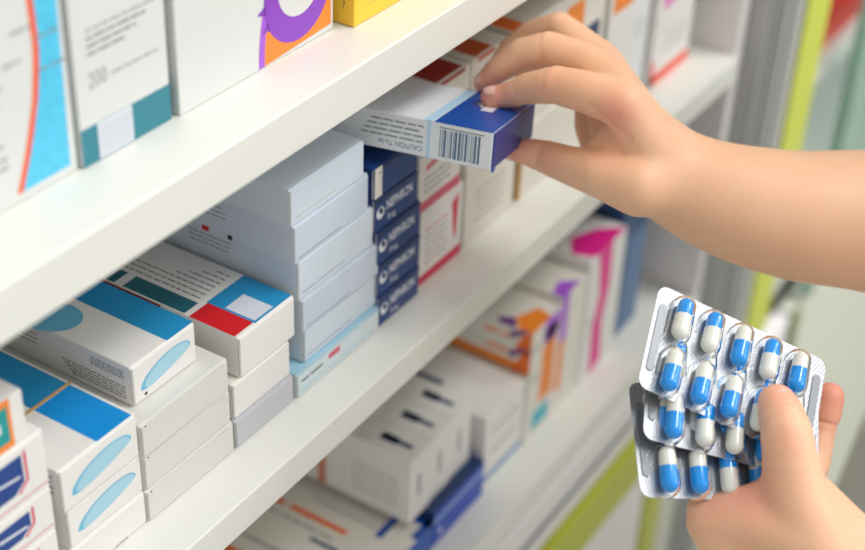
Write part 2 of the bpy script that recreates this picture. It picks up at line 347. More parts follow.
# grey stack
ez = [Z2, .9718, .9945, 1.0168, 1.0432, 1.0675, 1.0905]
ex = [(.5252, .6065), (.5362, .6110), (.5338, .6078), (.5312, .6030), (.5275, .5973), (.5254, .5920)]
el = ['fifth from the top', 'fourth from the top', 'third from the top', 'second from the top', 'topmost']
def p_greyside(F, w_, d, h):
    l = F['left']
    for k in range(3): l.fine(d - .075, d - .045, h - .006 - k * .003, .0012, GTXT, 1, k)
for i in range(1, 6):
    def ep(f, w_, h, i=i):
        f.fine(.004, w_ * .62, .0022 if i % 2 == 0 else .004, .0007, BTXT if i != 5 else SEAM, 1, i)
    def ps(F, w_, d, h, i=i):
        p_greyside(F, w_, d, h)
        if i == 4:
            l = F['left']; l.rect(d - .062, .0, d - .057, .003, RED, 2); l.rect(d - .044, 0, d - .041, .003, BLACK, 2)
    carton('pale blue-grey box, %s in the grey stack' % el[i - 1], ex[i][0], ex[i][1], .030 + .0006 * (i % 2), ez[i], ez[i + 1], .120, GREYC if i % 2 else GREYC2, ps, GREYC if i % 2 else GREYC2, 'pale grey boxes of the tall stack', endprint=ep, yaw=.008 * math.sin(i * 2.1))
def ep(f, w_, h):
    f.fine(.004, .024, .0095, .0022, DTXT, 1, 3); f.rect(.030, .0095, .041, .0135, ROSE, 1); f.fine(.003, w_ - .006, .0035, .0009, LBLUE2, 1, 4); f.rect(0, h - .001, w_, h, LBLUE, 1)
carton('pale teal box with small pink logo, underneath the grey stack', .5252, .6065, .0275, Z2, .9718, .120, PALETEAL, lambda F, w_, d, h: F['top'].rect(0, 0, w_, d, LBLUE, 1), PALETEAL, endprint=ep)
# navy stack
fz = [Z2, .9775, 1.0005, 1.0245, 1.0478, 1.0685]
fx = [(.6075, .6525), (.6065, .6522), (.6045, .6510), (.6020, .6470), (.6000, .6455)]
fl = ['bottom', 'second from the bottom', 'middle', 'second from the top', 'topmost']
for i in range(5):
    def ep(f, w_, h, i=i):
        if i < 4:
            f.ell(.0065, h * .50, .0040, .0040, WTXT, 0, 1); f.ell(.0070, h * .55, .0018, .0026, NAVYD, .6, 2)
            f.text('NEPHRON', .0125, h * .46, .0088, WTXT, 0, 1, .018, .66); f.text('5mg', .0135, h * .14, .0056, WTXT, 0, 1, .0, .9)
        f.poly([(0, h - .001), (w_, h - .001), (w_, h - .0035), (0, h - .0045)], NAVYD, 1)
    o = carton('dark blue box with white lettering, %s of five beside the grey stack' % fl[i], fx[i][0], fx[i][1], .0290 + .0006 * (i % 2), fz[i], fz[i + 1], .115, NAVY, None, NAVY, 'dark blue boxes beside the grey stack', endprint=ep, yaw=-.006 * (i % 2))
    if i == 4:
        s_ = MB(); s_.box((.0012, -.0013, .0006), (.0082, -.0007, .0200), WARM, .0001, 1)
        Face(s_, (0, -.0013, 0), (1, 0, 0), (0, 0, 1)).ell(.0055, .0165, .0007, .0007, BTXT, 0, 1, 10); s_.build('price_sticker', o)
# crimson boxes
def p_pink(tall):
    def p(F, w_, d, h):
        f = F['front']; f.poly([(0, .0), (w_, .0), (w_, .0075), (0, .0065)], PINK if tall else ROSE, 1)
        if tall:
            f.poly([(w_ - .013, h - .010), (w_ - .005, h - .006), (w_ - .007, .014), (w_ - .010, .020)], PINK, 1)
            for k in range(6): f.fine(.006, w_ - .018, h * .70 - k * .0048, .0016, GTXT if k else ROSE, 1, k)
        else:
            f.poly([(.008, h - .008), (w_ - .010, h - .003), (w_ - .012, h - .0065), (.008, h - .012)], ROSE, 1)
            for k in range(3): f.fine(.006, w_ - .012, h * .55 - k * .0045, .0016, GTXT, 1, k)
    return p
carton('white box with thick crimson base stripe, on the shelf right of the dark blue stack', .6590, .7085, .0325, Z2, 1.0090, .11, WHITE, p_pink(1), None)
carton('white box with rose stripes on top of the crimson-striped box', .6560, .7040, .0330, 1.0090, 1.0480, .11, WHITE, p_pink(0), None)
def p_faint(n, ink=GTXT, s=0):
    def p(F, w_, d, h):
        f = F['front']
        for k in range(n): f.fine(w_ * .2, w_ * .78, h * .62 - k * .0055, .0017, ink, 1, k + s)
    return p
def p_topstripe(ink, a, bq):
    def p(F, w_, d, h): F['top'].rect(w_ * a, .002, w_ * bq, d, ink, 1); F['front'].rect(w_ * a, h - .003, w_ * bq, h, ink, 1)
    return p
carton('white box with faint print, lowest right of the crimson pair', .7140, .7780, .0335, Z2, 1.0120, .11, WARM, p_faint(5), None)
carton('white box with faint print stacked above the lower faint one', .7135, .7760, .0340, 1.0120, 1.0600, .11, WARM, p_faint(4, GTXT, 3), None)
carton('white box topped with a dark red stripe, behind the held box', .6680, .7130, .0350, 1.0600, 1.0885, .11, WARM, p_topstripe(DRED, .20, .86), None)
carton('cream box next along the shelf, seen below the thumb', .7860, .8420, .0340, Z2, 1.0100, .11, WARM, lambda F, w_, d, h: (F['left'].rect(d - .004, 0, d, h, TAN, 1), F['front'].rect(0, 0, .004, h, TAN, 1)), None)
carton('cream box stacked on the one seen below the thumb', .7860, .8400, .0350, 1.0100, 1.0600, .11, WARM, None, None)
carton('cream box with an orange top stripe next to the dark red striped one', .7150, .7600, .0350, 1.0600, 1.0885, .11, WARM, p_topstripe(mat('burnt_orange_ink', 'C4501A', .4), .15, .60), None)
carton('cream box with a short orange stripe under the shelf edge', .7630, .8280, .0330, 1.0600, 1.0900, .11, WARM, p_topstripe(ORANGE2, .02, .26), None)
carton('grey white box between curled fingers and shelf edge', .8340, .9000, .0360, Z2, 1.0880, .11, WARM, lambda F, w_, d, h: (F['top'].rect(.02, .004, .035, .02, VERM, 1), F['front'].rect(w_ * .55, h - .05, w_ * .9, h - .035, NAVYD, 1), F['front'].rect(w_ * .1, h - .03, w_ * .5, h - .01, ORANGE, 1)), None)
carton('white box with orange patches behind the knuckles', .9060, .9520, .0340, Z2, 1.0700, .11, WHITE, lambda F, w_, d, h: (F['front'].rect(w_ * .1, h - .022, w_ * .8, h - .006, ORANGE, 1), F['front'].rect(w_ * .05, .02, w_ * .4, .06, STICK, 1)), None)
def p_lshape(F, w_, d, h):
    f = F['front']; f.rect(0, .0, .0065, .022, VERM, 1); f.poly([(0, 0), (w_, .000), (w_, .009), (0, .009)], VERM, 1)
    f.poly([(.006, h - .002), (w_ - .02, h - .002), (w_ - .032, h - .036), (.012, h - .040)], PINKL, 1)
    for k in range(3): f.fine(.022, w_ - .01, .024 + k * .007, .002, GTXT, 1, k)
carton('white box with vermilion base stripe and orchid patch at the shelf end', .9950, 1.0680, .0350, Z2, 1.0580, .10, WHITE, p_lshape, None)
carton('plain white box just left of the orchid-patched box', .9560, .9900, .040, Z2, 1.060, .10, COOL, p_faint(3), None)

# ------------------------------------------------------------------ bottom shelf
def p_low(F, w_, d, h):
    t = F['top']; t.rect(w_ - .021, .0, w_, .006, ROYAL, 1); t.rect(w_ - .006, .0, w_, .024, ROYAL, 1); t.rect(w_ - .034, .022, w_ - .006, .028, ROYAL, 1)
    t.rect(w_ - .046, .045, w_ - .041, .095, ORANGE2, 1); t.rect(w_ - .046, .100, w_ - .041, .112, ORANGE2, 1)
    t.fine(.05, .11, w_ - .055, .003, GTXT, 1, 2, axis=1); t.fine(.03, .09, w_ - .028, .002, GTXT, 1, 3, axis=1); t.fine(.02, .07, w_ - .064, .006, BTXT, 1, 5, axis=1)
    F['front'].rect(w_ - .05, 0, w_, h, ROYAL, 1); F['right'].rect(0, 0, .05, h, ROYAL, 1)
carton('flat white box with blue corner marks and orange word, low on the bottom shelf', .600, .6830, .0270, Z3, .7370, .150, WARM, p_low, None)
carton('flat white box at the left beyond the blue-cornered one', .520, .598, .0300, Z3, .7355, .150, WARM, lambda F, w_, d, h: F['top'].rect(w_ - .02, .06, w_ - .014, .12, ORANGE2, 1), None)
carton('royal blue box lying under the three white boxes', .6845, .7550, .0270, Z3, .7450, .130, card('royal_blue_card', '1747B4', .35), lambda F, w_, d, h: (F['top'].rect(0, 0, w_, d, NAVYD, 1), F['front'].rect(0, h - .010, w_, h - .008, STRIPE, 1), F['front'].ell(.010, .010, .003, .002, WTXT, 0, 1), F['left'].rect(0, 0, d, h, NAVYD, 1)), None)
for i, n_ in enumerate(('nearest', 'middle', 'farthest')):
    def p3(F, w_, d, h, i=i):
        t = F['top']; t.rect(w_ * .40, .008, w_ * .56, .034, BTXT, 1); t.rect(w_ * .34, .020, w_ * .62, .034, BTXT, 1); t.rect(.0, .072, w_, .079, ORANGE2 if 0 else mat('salmon_ink', 'D08468', .5), 1)
        f = F['front']; f.rect(w_ * .34, .020, w_ * .46, h - .018, GTXT, 1)
        if i == 0:
            l = F['left']; l.rect(d - .080, 0, d - .073, h, mat('salmon_ink', 'D08468', .5), 1)
            for k in range(6): l.fine(d - .05, d - .010, h * .62 - k * .0048, .0016, GTXT, 1, k)
    carton('white box with dark grey label on top, %s of three on the blue box' % n_, .6650 + .0285 * i, .6930 + .0285 * i, .0360 + .001 * i, .7450, .8030, .110, WHITE, p3, None, 'three white boxes standing on the blue box')
carton('white box with wide navy label on top, against the orange-marked box', .7590, .8180, .0300, Z3, .7810, .110, WHITE, lambda F, w_, d, h: (F['top'].rect(.012, .050, .020, .092, NAVYD, 1), F['front'].fine(.01, .05, .05, .003, GTXT, 1, 1), F['front'].fine(.01, .05, .03, .003, GTXT, 1, 4), F['front'].rect(0, .004, w_, .010, mat('soft_blue_ink', '6F9CC8', .5), 1)), None)
def p_or(F, w_, d, h):
    l = F['left']; l.rect(0, .0695, d - .003, .0785, ORANGE, 1)
    for k, (a, z) in enumerate(((.024, .098), (.022, .084))): l.fine(d - .018 - a, d - .020, z, .0055, ORANGE, 1, k)
    for k, z in enumerate((.068, .086)):
        l.poly([(d - .016, z), (d, z + .002), (d, z + .024), (d - .008, z + .020)], ORANGE2, 2); l.poly([(d - .018, z + .012), (d - .008, z + .020), (d - .002, z + .027), (d - .020, z + .018)], PURPLE3, 3)
    f = F['front']; f.rect(w_ * .42, .030, w_ * .86, .085, ORANGE, 1); f.rect(w_ * .48, .085, w_ * .90, .100, PURPLE3, 1); f.rect(w_ * .25, .006, w_ * .8, .024, CYAN, 1); f.poly([(w_ * .4, h - .020), (w_ * .95, h - .016), (w_ * .95, h), (w_ * .45, h)], PURPLE2, 1)
    f.fine(.002, w_ * .35, .06, .004, GTXT, 1, 1); f.fine(.002, w_ * .35, .09, .004, GTXT, 1, 2)
    F['top'].poly([(0, 0), (.03, 0), (.034, .014), (.012, .022), (0, .012)], ORANGE, 1); F['top'].poly([(.0, .014), (.012, .022), (.006, .034), (0, .03)], PURPLE3, 1)
carton('upright white box with orange and purple patches on the bottom shelf', .8220, .8700, .0300, Z3, .8210, .110, WARM, p_or, None)
def p_mag(F, w_, d, h):
    f = F['front']; f.poly([(w_ * .30, .0), (w_ * .62, .004), (w_ * .52, .05), (w_ * .64, .08), (w_ * .60, h), (w_ * .22, h), (w_ * .36, .08), (w_ * .24, .05)], MAGENTA, 1)
    t = F['top']; t.poly([(w_ * .10, 0), (w_ * .98, 0), (w_ * .70, .020), (.02, .030), (.0, .018)], MAGENTA, 1)
    f.fine(.004, w_ * .2, .06, .004, GTXT, 1, 3)
carton('upright white box with ragged magenta stripe, right of the orange-patched box', .9145, .9790, .0300, Z3, .8380, .110, WHITE, p_mag, None)
carton('white box with violet edge stripe between the orange and magenta boxes', .8710, .9130, .0310, Z3, .8270, .110, WARM, lambda F, w_, d, h: (F['top'].poly([(0, 0), (.03, 0), (.018, .014), (0, .010)], PURPLE2, 1), F['front'].rect(.0, .07, .012, h, PURPLE2, 1), F['front'].rect(0, .02, .01, .07, ORANGE, 1)), None)
carton('tall dark navy box at the far end of the bottom shelf', .9850, 1.0350, .0360, Z3, .8880, .110, card('dark_navy_card', '274A77', .4), lambda F, w_, d, h: F['front'].rect(w_ * .3, .0, w_, .10, mat('slate_blue_ink', '5F7DA4', .5), 1), None)

# ------------------------------------------------------------------ the box being pulled out
HX, HY = Vector((.9746, .1500, -.1662)).normalized(), Vector((-.1588, .9865, -.0409)); HY = (HY - HX * HY.dot(HX)).normalized(); HZ = HX.cross(HY)
HO = Vector((.6199, -.0350, 1.1036)); HW, HH, HL = .0655, .0215, .122
def p_held(F, w_, d, h):
    t = F['top']
    t.rect(0, 0, w_, .0345, ROYAL, 1); t.rect(0, .0352, w_, .0405, STRIPE, 1); t.rect(w_ * .50, .0135, w_ - .006, .0205, STICKW, 2)
    t.poly([(w_ * .56, .021), (w_ * .8, .021), (w_ * .66, .026)], STICKW, 2)
    l = F['left']; l.rect(d - .0380, 0, d - .0362, h, STRIPE, 1)
    r = random.Random(3); u = d - .0305
    while u < d - .0065:
        wd = r.choice((.0003, .0005, .0009, .0013)); l.rect(u, .0022, u + wd, h - .0035, BARS, 1); u += wd + r.choice((.0003, .0005, .0008))
    l.rect(d - .0312, h - .0029, d - .005, h - .0022, GTXT, 1)
    l.text('CAUTION: To be', d - .0405, .0058, .0042, BTXT, math.pi, 1, .0, .85)
    for k in range(4): l.fine(d - .078 + k * .002, d - .0405, .0078 + k * .0030, .0016, GTXT, 1, k)
    F['right'].rect(0, 0, .0345, h, ROYAL, 1)
mb = MB(); mb.box((0, 0, 0), (HW, HL, HH), COOL, .0006); p_held(faces(mb, HW, HL, HH), HW, HL, HH)
held = mb.build('medicine_box'); held.matrix_world = Matrix.Translation(HO - HZ * HH) @ Matrix((HX, HY, HZ)).transposed().to_4x4()
tag(held, 'white box with royal blue end and barcode, pulled out by the raised hand', 'medicine box')
fm = MB(); fm.box((.0006, -.0009, .0006), (HW - .0003, .0003, HH - .0004), PURP_END, .0005)
fm.box((.0012, -.0007, -.0016), (.006, .0000, .0010), ROYAL, .0003); fm.build('end_flap', held)

# ------------------------------------------------------------------ blister packs
BU = Vector((.4526, -.7872, -.4188)).normalized(); BV = Vector((-.8586, -.2579, -.4430)); BV = (BV - BU * BV.dot(BU)).normalized(); BN = BV.cross(BU).normalized()
if BN.dot(CF) > 0: BN = -BN
BC = P(733.8, 372.9, .7333); BL, BH = .0985, .0570
FOIL = bpy.data.materials.new('embossed_foil'); FOIL.use_nodes = True; nt = FOIL.node_tree; pb = nt.nodes['Principled BSDF']
pb.inputs['Base Color'].default_value = (.47, .49, .52, 1); pb.inputs['Metallic'].default_value = .85; pb.inputs['Roughness'].default_value = .44
tc = nt.nodes.new('ShaderNodeTexCoord'); mp = nt.nodes.new('ShaderNodeMapping'); mp.inputs['Rotation'].default_value = (0, 0, .5)
nt.links.new(tc.outputs['Object'], mp.inputs['Vector']); hs = []
for dr in ('X', 'Y'):
    wv = nt.nodes.new('ShaderNodeTexWave'); wv.bands_direction = dr; wv.inputs['Scale'].default_value = 190; wv.inputs['Distortion'].default_value = .0
    nt.links.new(mp.outputs[0], wv.inputs['Vector']); hs.append(wv)
ad = nt.nodes.new('ShaderNodeMath'); ad.operation = 'ADD'; nt.links.new(hs[0].outputs['Fac'], ad.inputs[0]); nt.links.new(hs[1].outputs['Fac'], ad.inputs[1])
bp = nt.nodes.new('ShaderNodeBump'); bp.inputs['Strength'].default_value = .12; bp.inputs['Distance'].default_value = .0004
nt.links.new(ad.outputs[0], bp.inputs['Height']); nt.links.new(bp.outputs[0], pb.inputs['Normal'])
FOILS = mat('smooth_foil_strip', '8E9196', .38, metal=.5)
PVC = bpy.data.materials.new('clear_plastic'); PVC.use_nodes = True; nt = PVC.node_tree
for n in list(nt.nodes): nt.nodes.remove(n)
out = nt.nodes.new('ShaderNodeOutputMaterial'); tr = nt.nodes.new('ShaderNodeBsdfTransparent'); gl = nt.nodes.new('ShaderNodeBsdfGlossy'); lw = nt.nodes.new('ShaderNodeLayerWeight'); mx = nt.nodes.new('ShaderNodeMixShader')
tr.inputs[0].default_value = (.95, .965, .98, 1); gl.inputs['Roughness'].default_value = .07; gl.inputs[0].default_value = (1, 1, 1, 1)
lw.inputs['Blend'].default_value = .16; nt.links.new(lw.outputs['Fresnel'], mx.inputs[0]); nt.links.new(tr.outputs[0], mx.inputs[1]); nt.links.new(gl.outputs[0], mx.inputs[2]); nt.links.new(mx.outputs[0], out.inputs[0])
CB = mat('blue_capsule_shell', '0A9AF2', .2, Coat_Weight=.6); CW = mat('ivory_capsule_shell', 'F3F0E2', .2, Coat_Weight=.6)
def rounded(w_, h, r, n=8):
    ps = []
    for cx, cy, a in ((w_ - r, h - r, 0), (r, h - r, 90), (r, r, 180), (w_ - r, r, 270)):
        ps += [(cx + r * math.cos(math.radians(a + 90 * i / n)), cy + r * math.sin(math.radians(a + 90 * i / n))) for i in range(n + 1)]
    return ps
def slab(mb, pts, z0, z1, mt):
    n = len(pts); mb.add([(x, y, z0) for x, y in pts] + [(x, y, z1) for x, y in pts], [list(range(n, 2 * n)), list(range(n))[::-1]] + [[i, (i + 1) % n, n + (i + 1) % n, n + i] for i in range(n)], mt)
def lathe_y(mb, prof, mt, cx=0, cz=0, seg=20, half=False, sx=1, sz=1):
    """profile (y, r) turned about the local y axis"""
    vs_ = []; a1 = math.pi if half else 2 * math.pi; k = seg + 1 if half else seg
    for y, r in prof:
        for i in range(k): t = a1 * i / seg; vs_.append((cx + r * sx * math.cos(t), y, cz + r * sz * math.sin(t)))
    fs = []
    for j in range(len(prof) - 1):
        for i in range(seg if half else k):
            i2 = i + 1 if half else (i + 1) % k; fs.append([j * k + i, j * k + i2, (j + 1) * k + i2, (j + 1) * k + i])
    mb.add(vs_, fs, mt, True)
def make_capsule(parent, x, y, blue_up):
    L, R_, zc = .0228, .0045, .0050
    def half(s_, r, L0, mt, nm, par):
        pr = [(s_ * L0, r)] + [(s_ * (L / 2 - r + r * math.sin(t)), max(1e-5, r * math.cos(t))) for t in [i * math.pi / 2 / 9 for i in range(10)]]
        m2 = MB(); lathe_y(m2, pr if s_ > 0 else pr[::-1], mt, 0, 0, 22); return m2.build(nm, par)
    a = half(1, R_ * .965, -.004, CB if blue_up else CW, 'capsule', parent); a.location = (x, y, zc); a.rotation_euler = (0, 0, -.04)
    half(-1, R_, -.0012, CW if blue_up else CB, 'capsule_cap', a)
def make_dome(parent, x, y):
    L, R_ = .0275, .0068
    pr = [(-L / 2 + R_ - R_ * math.cos(t), max(1e-5, R_ * math.sin(t))) for t in [i * math.pi / 2 / 8 for i in range(9)]]
    pr = pr + [(-a_, r) for a_, r in pr[::-1]]
    m2 = MB(); lathe_y(m2, pr, PVC, x, .0002, 18, True, 1, 1.42)
    for k, v in enumerate(m2.v): m2.v[k] = (v[0], v[1] + y, v[2])
    # soft foot of the pocket
    m2.build('plastic_pocket', parent)
def blister(label, corner_bl_px, t_off, phi, pattern):
    root = thing('blister_pack', label, 'pill packet', group='blister packs of blue and white capsules')
    X = BU * math.cos(phi) - BV * math.sin(phi); Y = -(BV * math.cos(phi) + BU * math.sin(phi)); Z = X.cross(Y).normalized()
    # lower left corner sits where its sight line meets the plane of the pack
    c0 = BC - BN * t_off; d = P(corner_bl_px[0], corner_bl_px[1], 1) - CAM; o = CAM + d * ((c0 - CAM).dot(BN) / d.dot(BN))
    root.matrix_world = Matrix.Translation(o) @ Matrix((X, Y, Z)).transposed().to_4x4()
    m2 = MB(); slab(m2, rounded(BL, BH, .0055), -.0003, 0, FOIL); m2.build('foil_sheet', root)
    for x in (.0022, BL - .0064):
        m2 = MB(); slab(m2, [(x + a, .010 + b_) for a, b_ in rounded(.0042, BH - .020, .002)], 0, .0007, FOILS)
        m2.build('embossed_strip', root)
    for r in (0, 1):
        for c in range(5):
            x = .0138 + c * .0168; y = BH * (.725 - .50 * r) - .0
            make_capsule(root, x, y, pattern[r][c]); make_dome(root, x, y)
    return root
b1 = blister('blister pack on top of the fan, under the thumb', (637.2, 385.5), 0, 0, ((1, 1, 0, 1, 0), (0, 0, 0, 1, 0)))
b2 = blister('middle blister pack of the three, half hidden under the first', (643, 438), .0085, math.radians(9.5), ((1, 0, 1, 0, 1), (0, 1, 1, 0, 1)))
b3 = blister('rearmost blister pack of the three, its strip edge jutting out lowest', (641, 497), .0165, math.radians(20), ((0, 1, 0, 0, 1), (0, 0, 1, 0, 1)))

# ------------------------------------------------------------------ the person
SKIN = bpy.data.materials.new('skin'); SKIN.use_nodes = True; nt = SKIN.node_tree; pb = nt.nodes['Principled BSDF']
at = nt.nodes.new('ShaderNodeAttribute'); at.attribute_name = 'flush'
tc = nt.nodes.new('ShaderNodeTexCoord'); nz = nt.nodes.new('ShaderNodeTexNoise'); nz.inputs['Scale'].default_value = 38; nz.inputs['Detail'].default_value = 5; nt.links.new(tc.outputs['Object'], nz.inputs['Vector'])
m1 = nt.nodes.new('ShaderNodeMix'); m1.data_type = 'RGBA'; m1.inputs[6].default_value = rgb('F1BA94'); m1.inputs[7].default_value = rgb('F5C8A6'); nt.links.new(nz.outputs['Fac'], m1.inputs[0])
m2_ = nt.nodes.new('ShaderNodeMix'); m2_.data_type = 'RGBA'; m2_.inputs[7].default_value = rgb('EA8A7A'); nt.links.new(m1.outputs[2], m2_.inputs[6]); nt.links.new(at.outputs['Fac'], m2_.inputs[0]); nt.links.new(m2_.outputs[2], pb.inputs['Base Color'])
pb.inputs['Roughness'].default_value = .5; pb.inputs['Subsurface Weight'].default_value = .25; pb.inputs['Subsurface Radius'].default_value = (1, .35, .2); pb.inputs['Subsurface Scale'].default_value = .004
n2 = nt.nodes.new('ShaderNodeTexNoise'); n2.inputs['Scale'].default_value = 420; n2.inputs['Detail'].default_value = 3; nt.links.new(tc.outputs['Object'], n2.inputs['Vector'])
bp = nt.nodes.new('ShaderNodeBump'); bp.inputs['Strength'].default_value = .16; bp.inputs['Distance'].default_value = .0005; nt.links.new(n2.outputs['Fac'], bp.inputs['Height']); nt.links.new(bp.outputs[0], pb.inputs['Normal'])
NAIL = mat('fingernail', 'F2BFAE', .22, Coat_Weight=.4); NAILW = mat('nail_edge', 'F0CDBE', .3)
def hull(chains):
    """overlapping tapered limbs -> bmesh"""
    bm = bmesh.new()
    for ch in chains:
        for (p, r), (q, s_) in zip(ch, ch[1:]):
            b = bmesh.new(); bmesh.ops.create_icosphere(b, subdivisions=3, radius=r, matrix=Matrix.Translation(p))
            bmesh.ops.create_icosphere(b, subdivisions=3, radius=s_, matrix=Matrix.Translation(q))
            res = bmesh.ops.convex_hull(b, input=b.verts[:]); bmesh.ops.delete(b, geom=list({g for g in res['geom_interior'] + res['geom_unused'] if isinstance(g, bmesh.types.BMVert)}), context='VERTS')
            me = bpy.data.meshes.new('x'); b.to_mesh(me); b.free(); bm.from_mesh(me); bpy.data.meshes.remove(me)
    return bm
def grow(chains, voxel, smooth):
    bm = hull(chains); me = bpy.data.meshes.new('g'); bm.to_mesh(me); bm.free()
    o = bpy.data.objects.new('g', me); C.objects.link(o)
    md = o.modifiers.new('r', 'REMESH'); md.mode = 'VOXEL'; md.voxel_size = voxel
    sm = o.modifiers.new('s', 'SMOOTH'); sm.factor = .5; sm.iterations = smooth
    r = bpy.data.meshes.new_from_object(o.evaluated_get(bpy.context.evaluated_depsgraph_get())); bpy.data.objects.remove(o); bpy.data.meshes.remove(me); return r
def Q(u, v, r, t): return (P(u, v, t), r * t / FPX)
def Qh(u, v, r, org, n, clear):
    """joint of pixel radius r resting `clear` radii (plus) off a plane"""
    d = P(u, v, 1) - CAM; t = .8
    for _ in range(4): rr = r * t / FPX; t = ((org - CAM).dot(n) + clear(rr)) / d.dot(n)
    return (P(u, v, t), r * t / FPX), t
# raised hand
top = lambda rr: rr * .80; under = lambda rr: -rr * .85
it, t1 = Qh(490, 97, 10.5, HO, HZ, top); mt_, t2 = Qh(483, 83, 10, HO, HZ, top); th, t3 = Qh(513, 151.5, 9.5, HO - HZ * HH, HZ, under)
print('tip depths', t1, t2, t3)
index = [it, Q(507, 95.5, 13, t1 - .002), Q(530, 88, 16, .832), Q(556, 85, 19.5, .820), Q(588, 92, 21.5, .810), Q(623, 105, 25, .803)]
middle = [mt_, Q(498, 70, 13.5, t2 - .004), Q(521, 55, 17, .858), Q(548, 50, 19, .852), Q(585, 62, 20, .842), Q(611, 86, 27, .830)]
ring = [Q(497, 66, 9, .896), Q(511, 49, 12.5, .896), Q(531, 35, 14.5, .890), Q(559, 28, 16.5, .880), Q(600, 66, 25, .860)]
pinky = [Q(522, 72, 9, .925), Q(540, 52, 12, .918), Q(565, 43, 14, .905), Q(598, 92, 23, .882)]
thumb = [th, Q(527, 151.5, 13.4, t3 - .006), Q(546, 157, 17.2, .845), Q(570, 165.5, 19.5, .832), Q(602, 174, 25, .818), Q(640, 186, 32, .812)]
wr = Q(668, 171, 47, .832)
rh = [index, middle, ring, pinky, thumb,
      [index[-1], Q(646, 140, 27, .812), wr], [middle[-1], Q(640, 128, 30, .832), wr], [ring[-1], Q(628, 120, 27, .858), wr], [pinky[-1], Q(628, 158, 25, .872), wr],
      [index[-1], middle[-1], ring[-1], pinky[-1]], [thumb[-1], wr], [Q(602, 176, 22, .822), Q(632, 128, 16, .815)], [Q(594, 164, 18, .830), Q(624, 122, 15, .818)],
      [pinky[-1], Q(594, 125, 20, .882), Q(603, 152, 20, .872), Q(632, 160, 25, .868)], [ring[-1], Q(612, 128, 22, .862), Q(628, 158, 25, .866)],
      [wr, Q(682, 181, 50, .832), Q(712, 195, 56, .832), Q(751, 207, 62, .832), Q(800, 217, 67, .834), Q(865, 220, 72.5, .838), Q(960, 236, 80, .85), Q(1060, 262, 76, .875)]]
# hand with the blister packs
tc_ = lambda rr: .0062 + rr * .80
a1, s1 = Qh(777, 403, 19.5, BC, BN, tc_); a2, s2 = Qh(781, 414, 23, BC, BN, tc_); a3, s3 = Qh(786, 431, 26, BC, BN, tc_)
print('thumb depths', s1, s2, s3)
lth = [a1, a2, a3, Q(789, 450, 27, s3 - .002), Q(791, 470, 29, s3 - .002), Q(796, 500, 36, s3), Q(812, 545, 47, s3 + .004), Q(842, 610, 56, s3 + .01)]
_, p5 = Qh(829, 397, 15, BC, BN, lambda rr: -.0185 - rr); _, p6 = Qh(760, 440, 15, BC, BN, lambda rr: -.020 - rr); _, p7 = Qh(722, 482, 17, BC, BN, lambda rr: -.022 - rr)
print('finger depths', p5, p6, p7)
lmid = [Q(829.5, 397, 15, p5), Q(826, 412, 16, p5), Q(821, 430, 14.5, p5), Q(814, 462, 16.5, p5 - .005), Q(800, 492, 20, p5 - .02), Q(780, 530, 26, s3 + .03)]
lidx = [Q(792, 425, 12, p6 + .008), Q(765, 440, 14.5, p6), Q(735, 466, 16, p7), Q(708, 507, 20, p7 - .004), Q(712, 522, 26, s3 + .016)]
lrng = [Q(806, 448, 12, p6 + .022), Q(785, 470, 14, p6 + .018), Q(770, 505, 18, p6 + .010), Q(770, 560, 26, s3 + .04)]
lpnk = [Q(800, 480, 11, p6 + .03), Q(790, 510, 13, p6 + .03), Q(800, 560, 22, s3 + .055), Q(842, 610, 50, s3 + .03)]
lwr = Q(848, 622, 58, s3 + .012)
lh = [lth, lmid, lidx, lrng, lpnk, [lidx[-1], Q(758, 524, 31, s3 + .006), Q(796, 532, 44, s3 + .004)], [Q(701, 510, 15, s3 + .016), Q(744, 501, 16, s3 + .008), Q(782, 494, 22, s3 + .002)], [lidx[-1], Q(778, 605, 44, s3 + .02), lwr],
      [lmid[-1], Q(800, 560, 40, s3 + .02), lwr], [lth[-2], lwr], [Q(806, 498, 30, s3 + .004), Q(846, 556, 44, s3 + .01), lwr], [lwr, Q(905, 700, 62, .72), Q(1010, 850, 78, .76)]]
hands = grow(rh + lh, .0011, 9)
# rest of the figure, out of the picture to the right
re, le = rh[-1][-1][0], lh[-1][-1][0]
TB = Vector((1.02, -.40, 0)); fwd = Vector((-.80, .60, 0)); sd = Vector((.60, .80, 0))   # sd: towards her right shoulder
rsh, lsh = TB + sd * .155 + Vector((0, 0, 1.31)), TB - sd * .155 + Vector((0, 0, 1.31))
up = lambda z, r, f=0, s_=0: (TB + fwd * f + sd * s_ + Vector((0, 0, z)), r)
body = [[(re, .038), (rsh, .05)], [(le, .038), (lsh, .05)], [(rsh, .055), up(1.30, .075), (lsh, .055)], [up(1.32, .08), up(1.15, .095), up(.98, .09), up(.86, .11)], [up(1.16, .08, 0, .06), up(.90, .085, 0, .07)], [up(1.16, .08, 0, -.06), up(.90, .085, 0, -.07)],
        [up(1.30, .05), up(1.43, .046, .01)], [up(1.50, .07, .03), up(1.555, .088, .005)], [up(1.455, .035, .06), up(1.50, .06, .035)], [up(1.50, .012, .105), up(1.525, .009, .095)],
        [up(.86, .085, 0, .08), up(.48, .058, 0, .09), up(.08, .036, 0, .09)], [up(.86, .085, 0, -.08), up(.48, .058, 0, -.09), up(.08, .036, 0, -.09)], [up(.04, .035, 0, .09), up(.03, .028, .15, .09)], [up(.04, .035, 0, -.09), up(.03, .028, .15, -.09)],
        [up(1.515, .02, 0, .085), up(1.53, .02, 0, .088)], [up(1.515, .02, 0, -.085), up(1.53, .02, 0, -.088)]]
bodym = grow(body, .009, 4)
bm = bmesh.new(); bm.from_mesh(hands); bm.from_mesh(bodym); me = bpy.data.meshes.new('person'); bm.to_mesh(me); bm.free()
from mathutils.kdtree import KDTree
import numpy as np
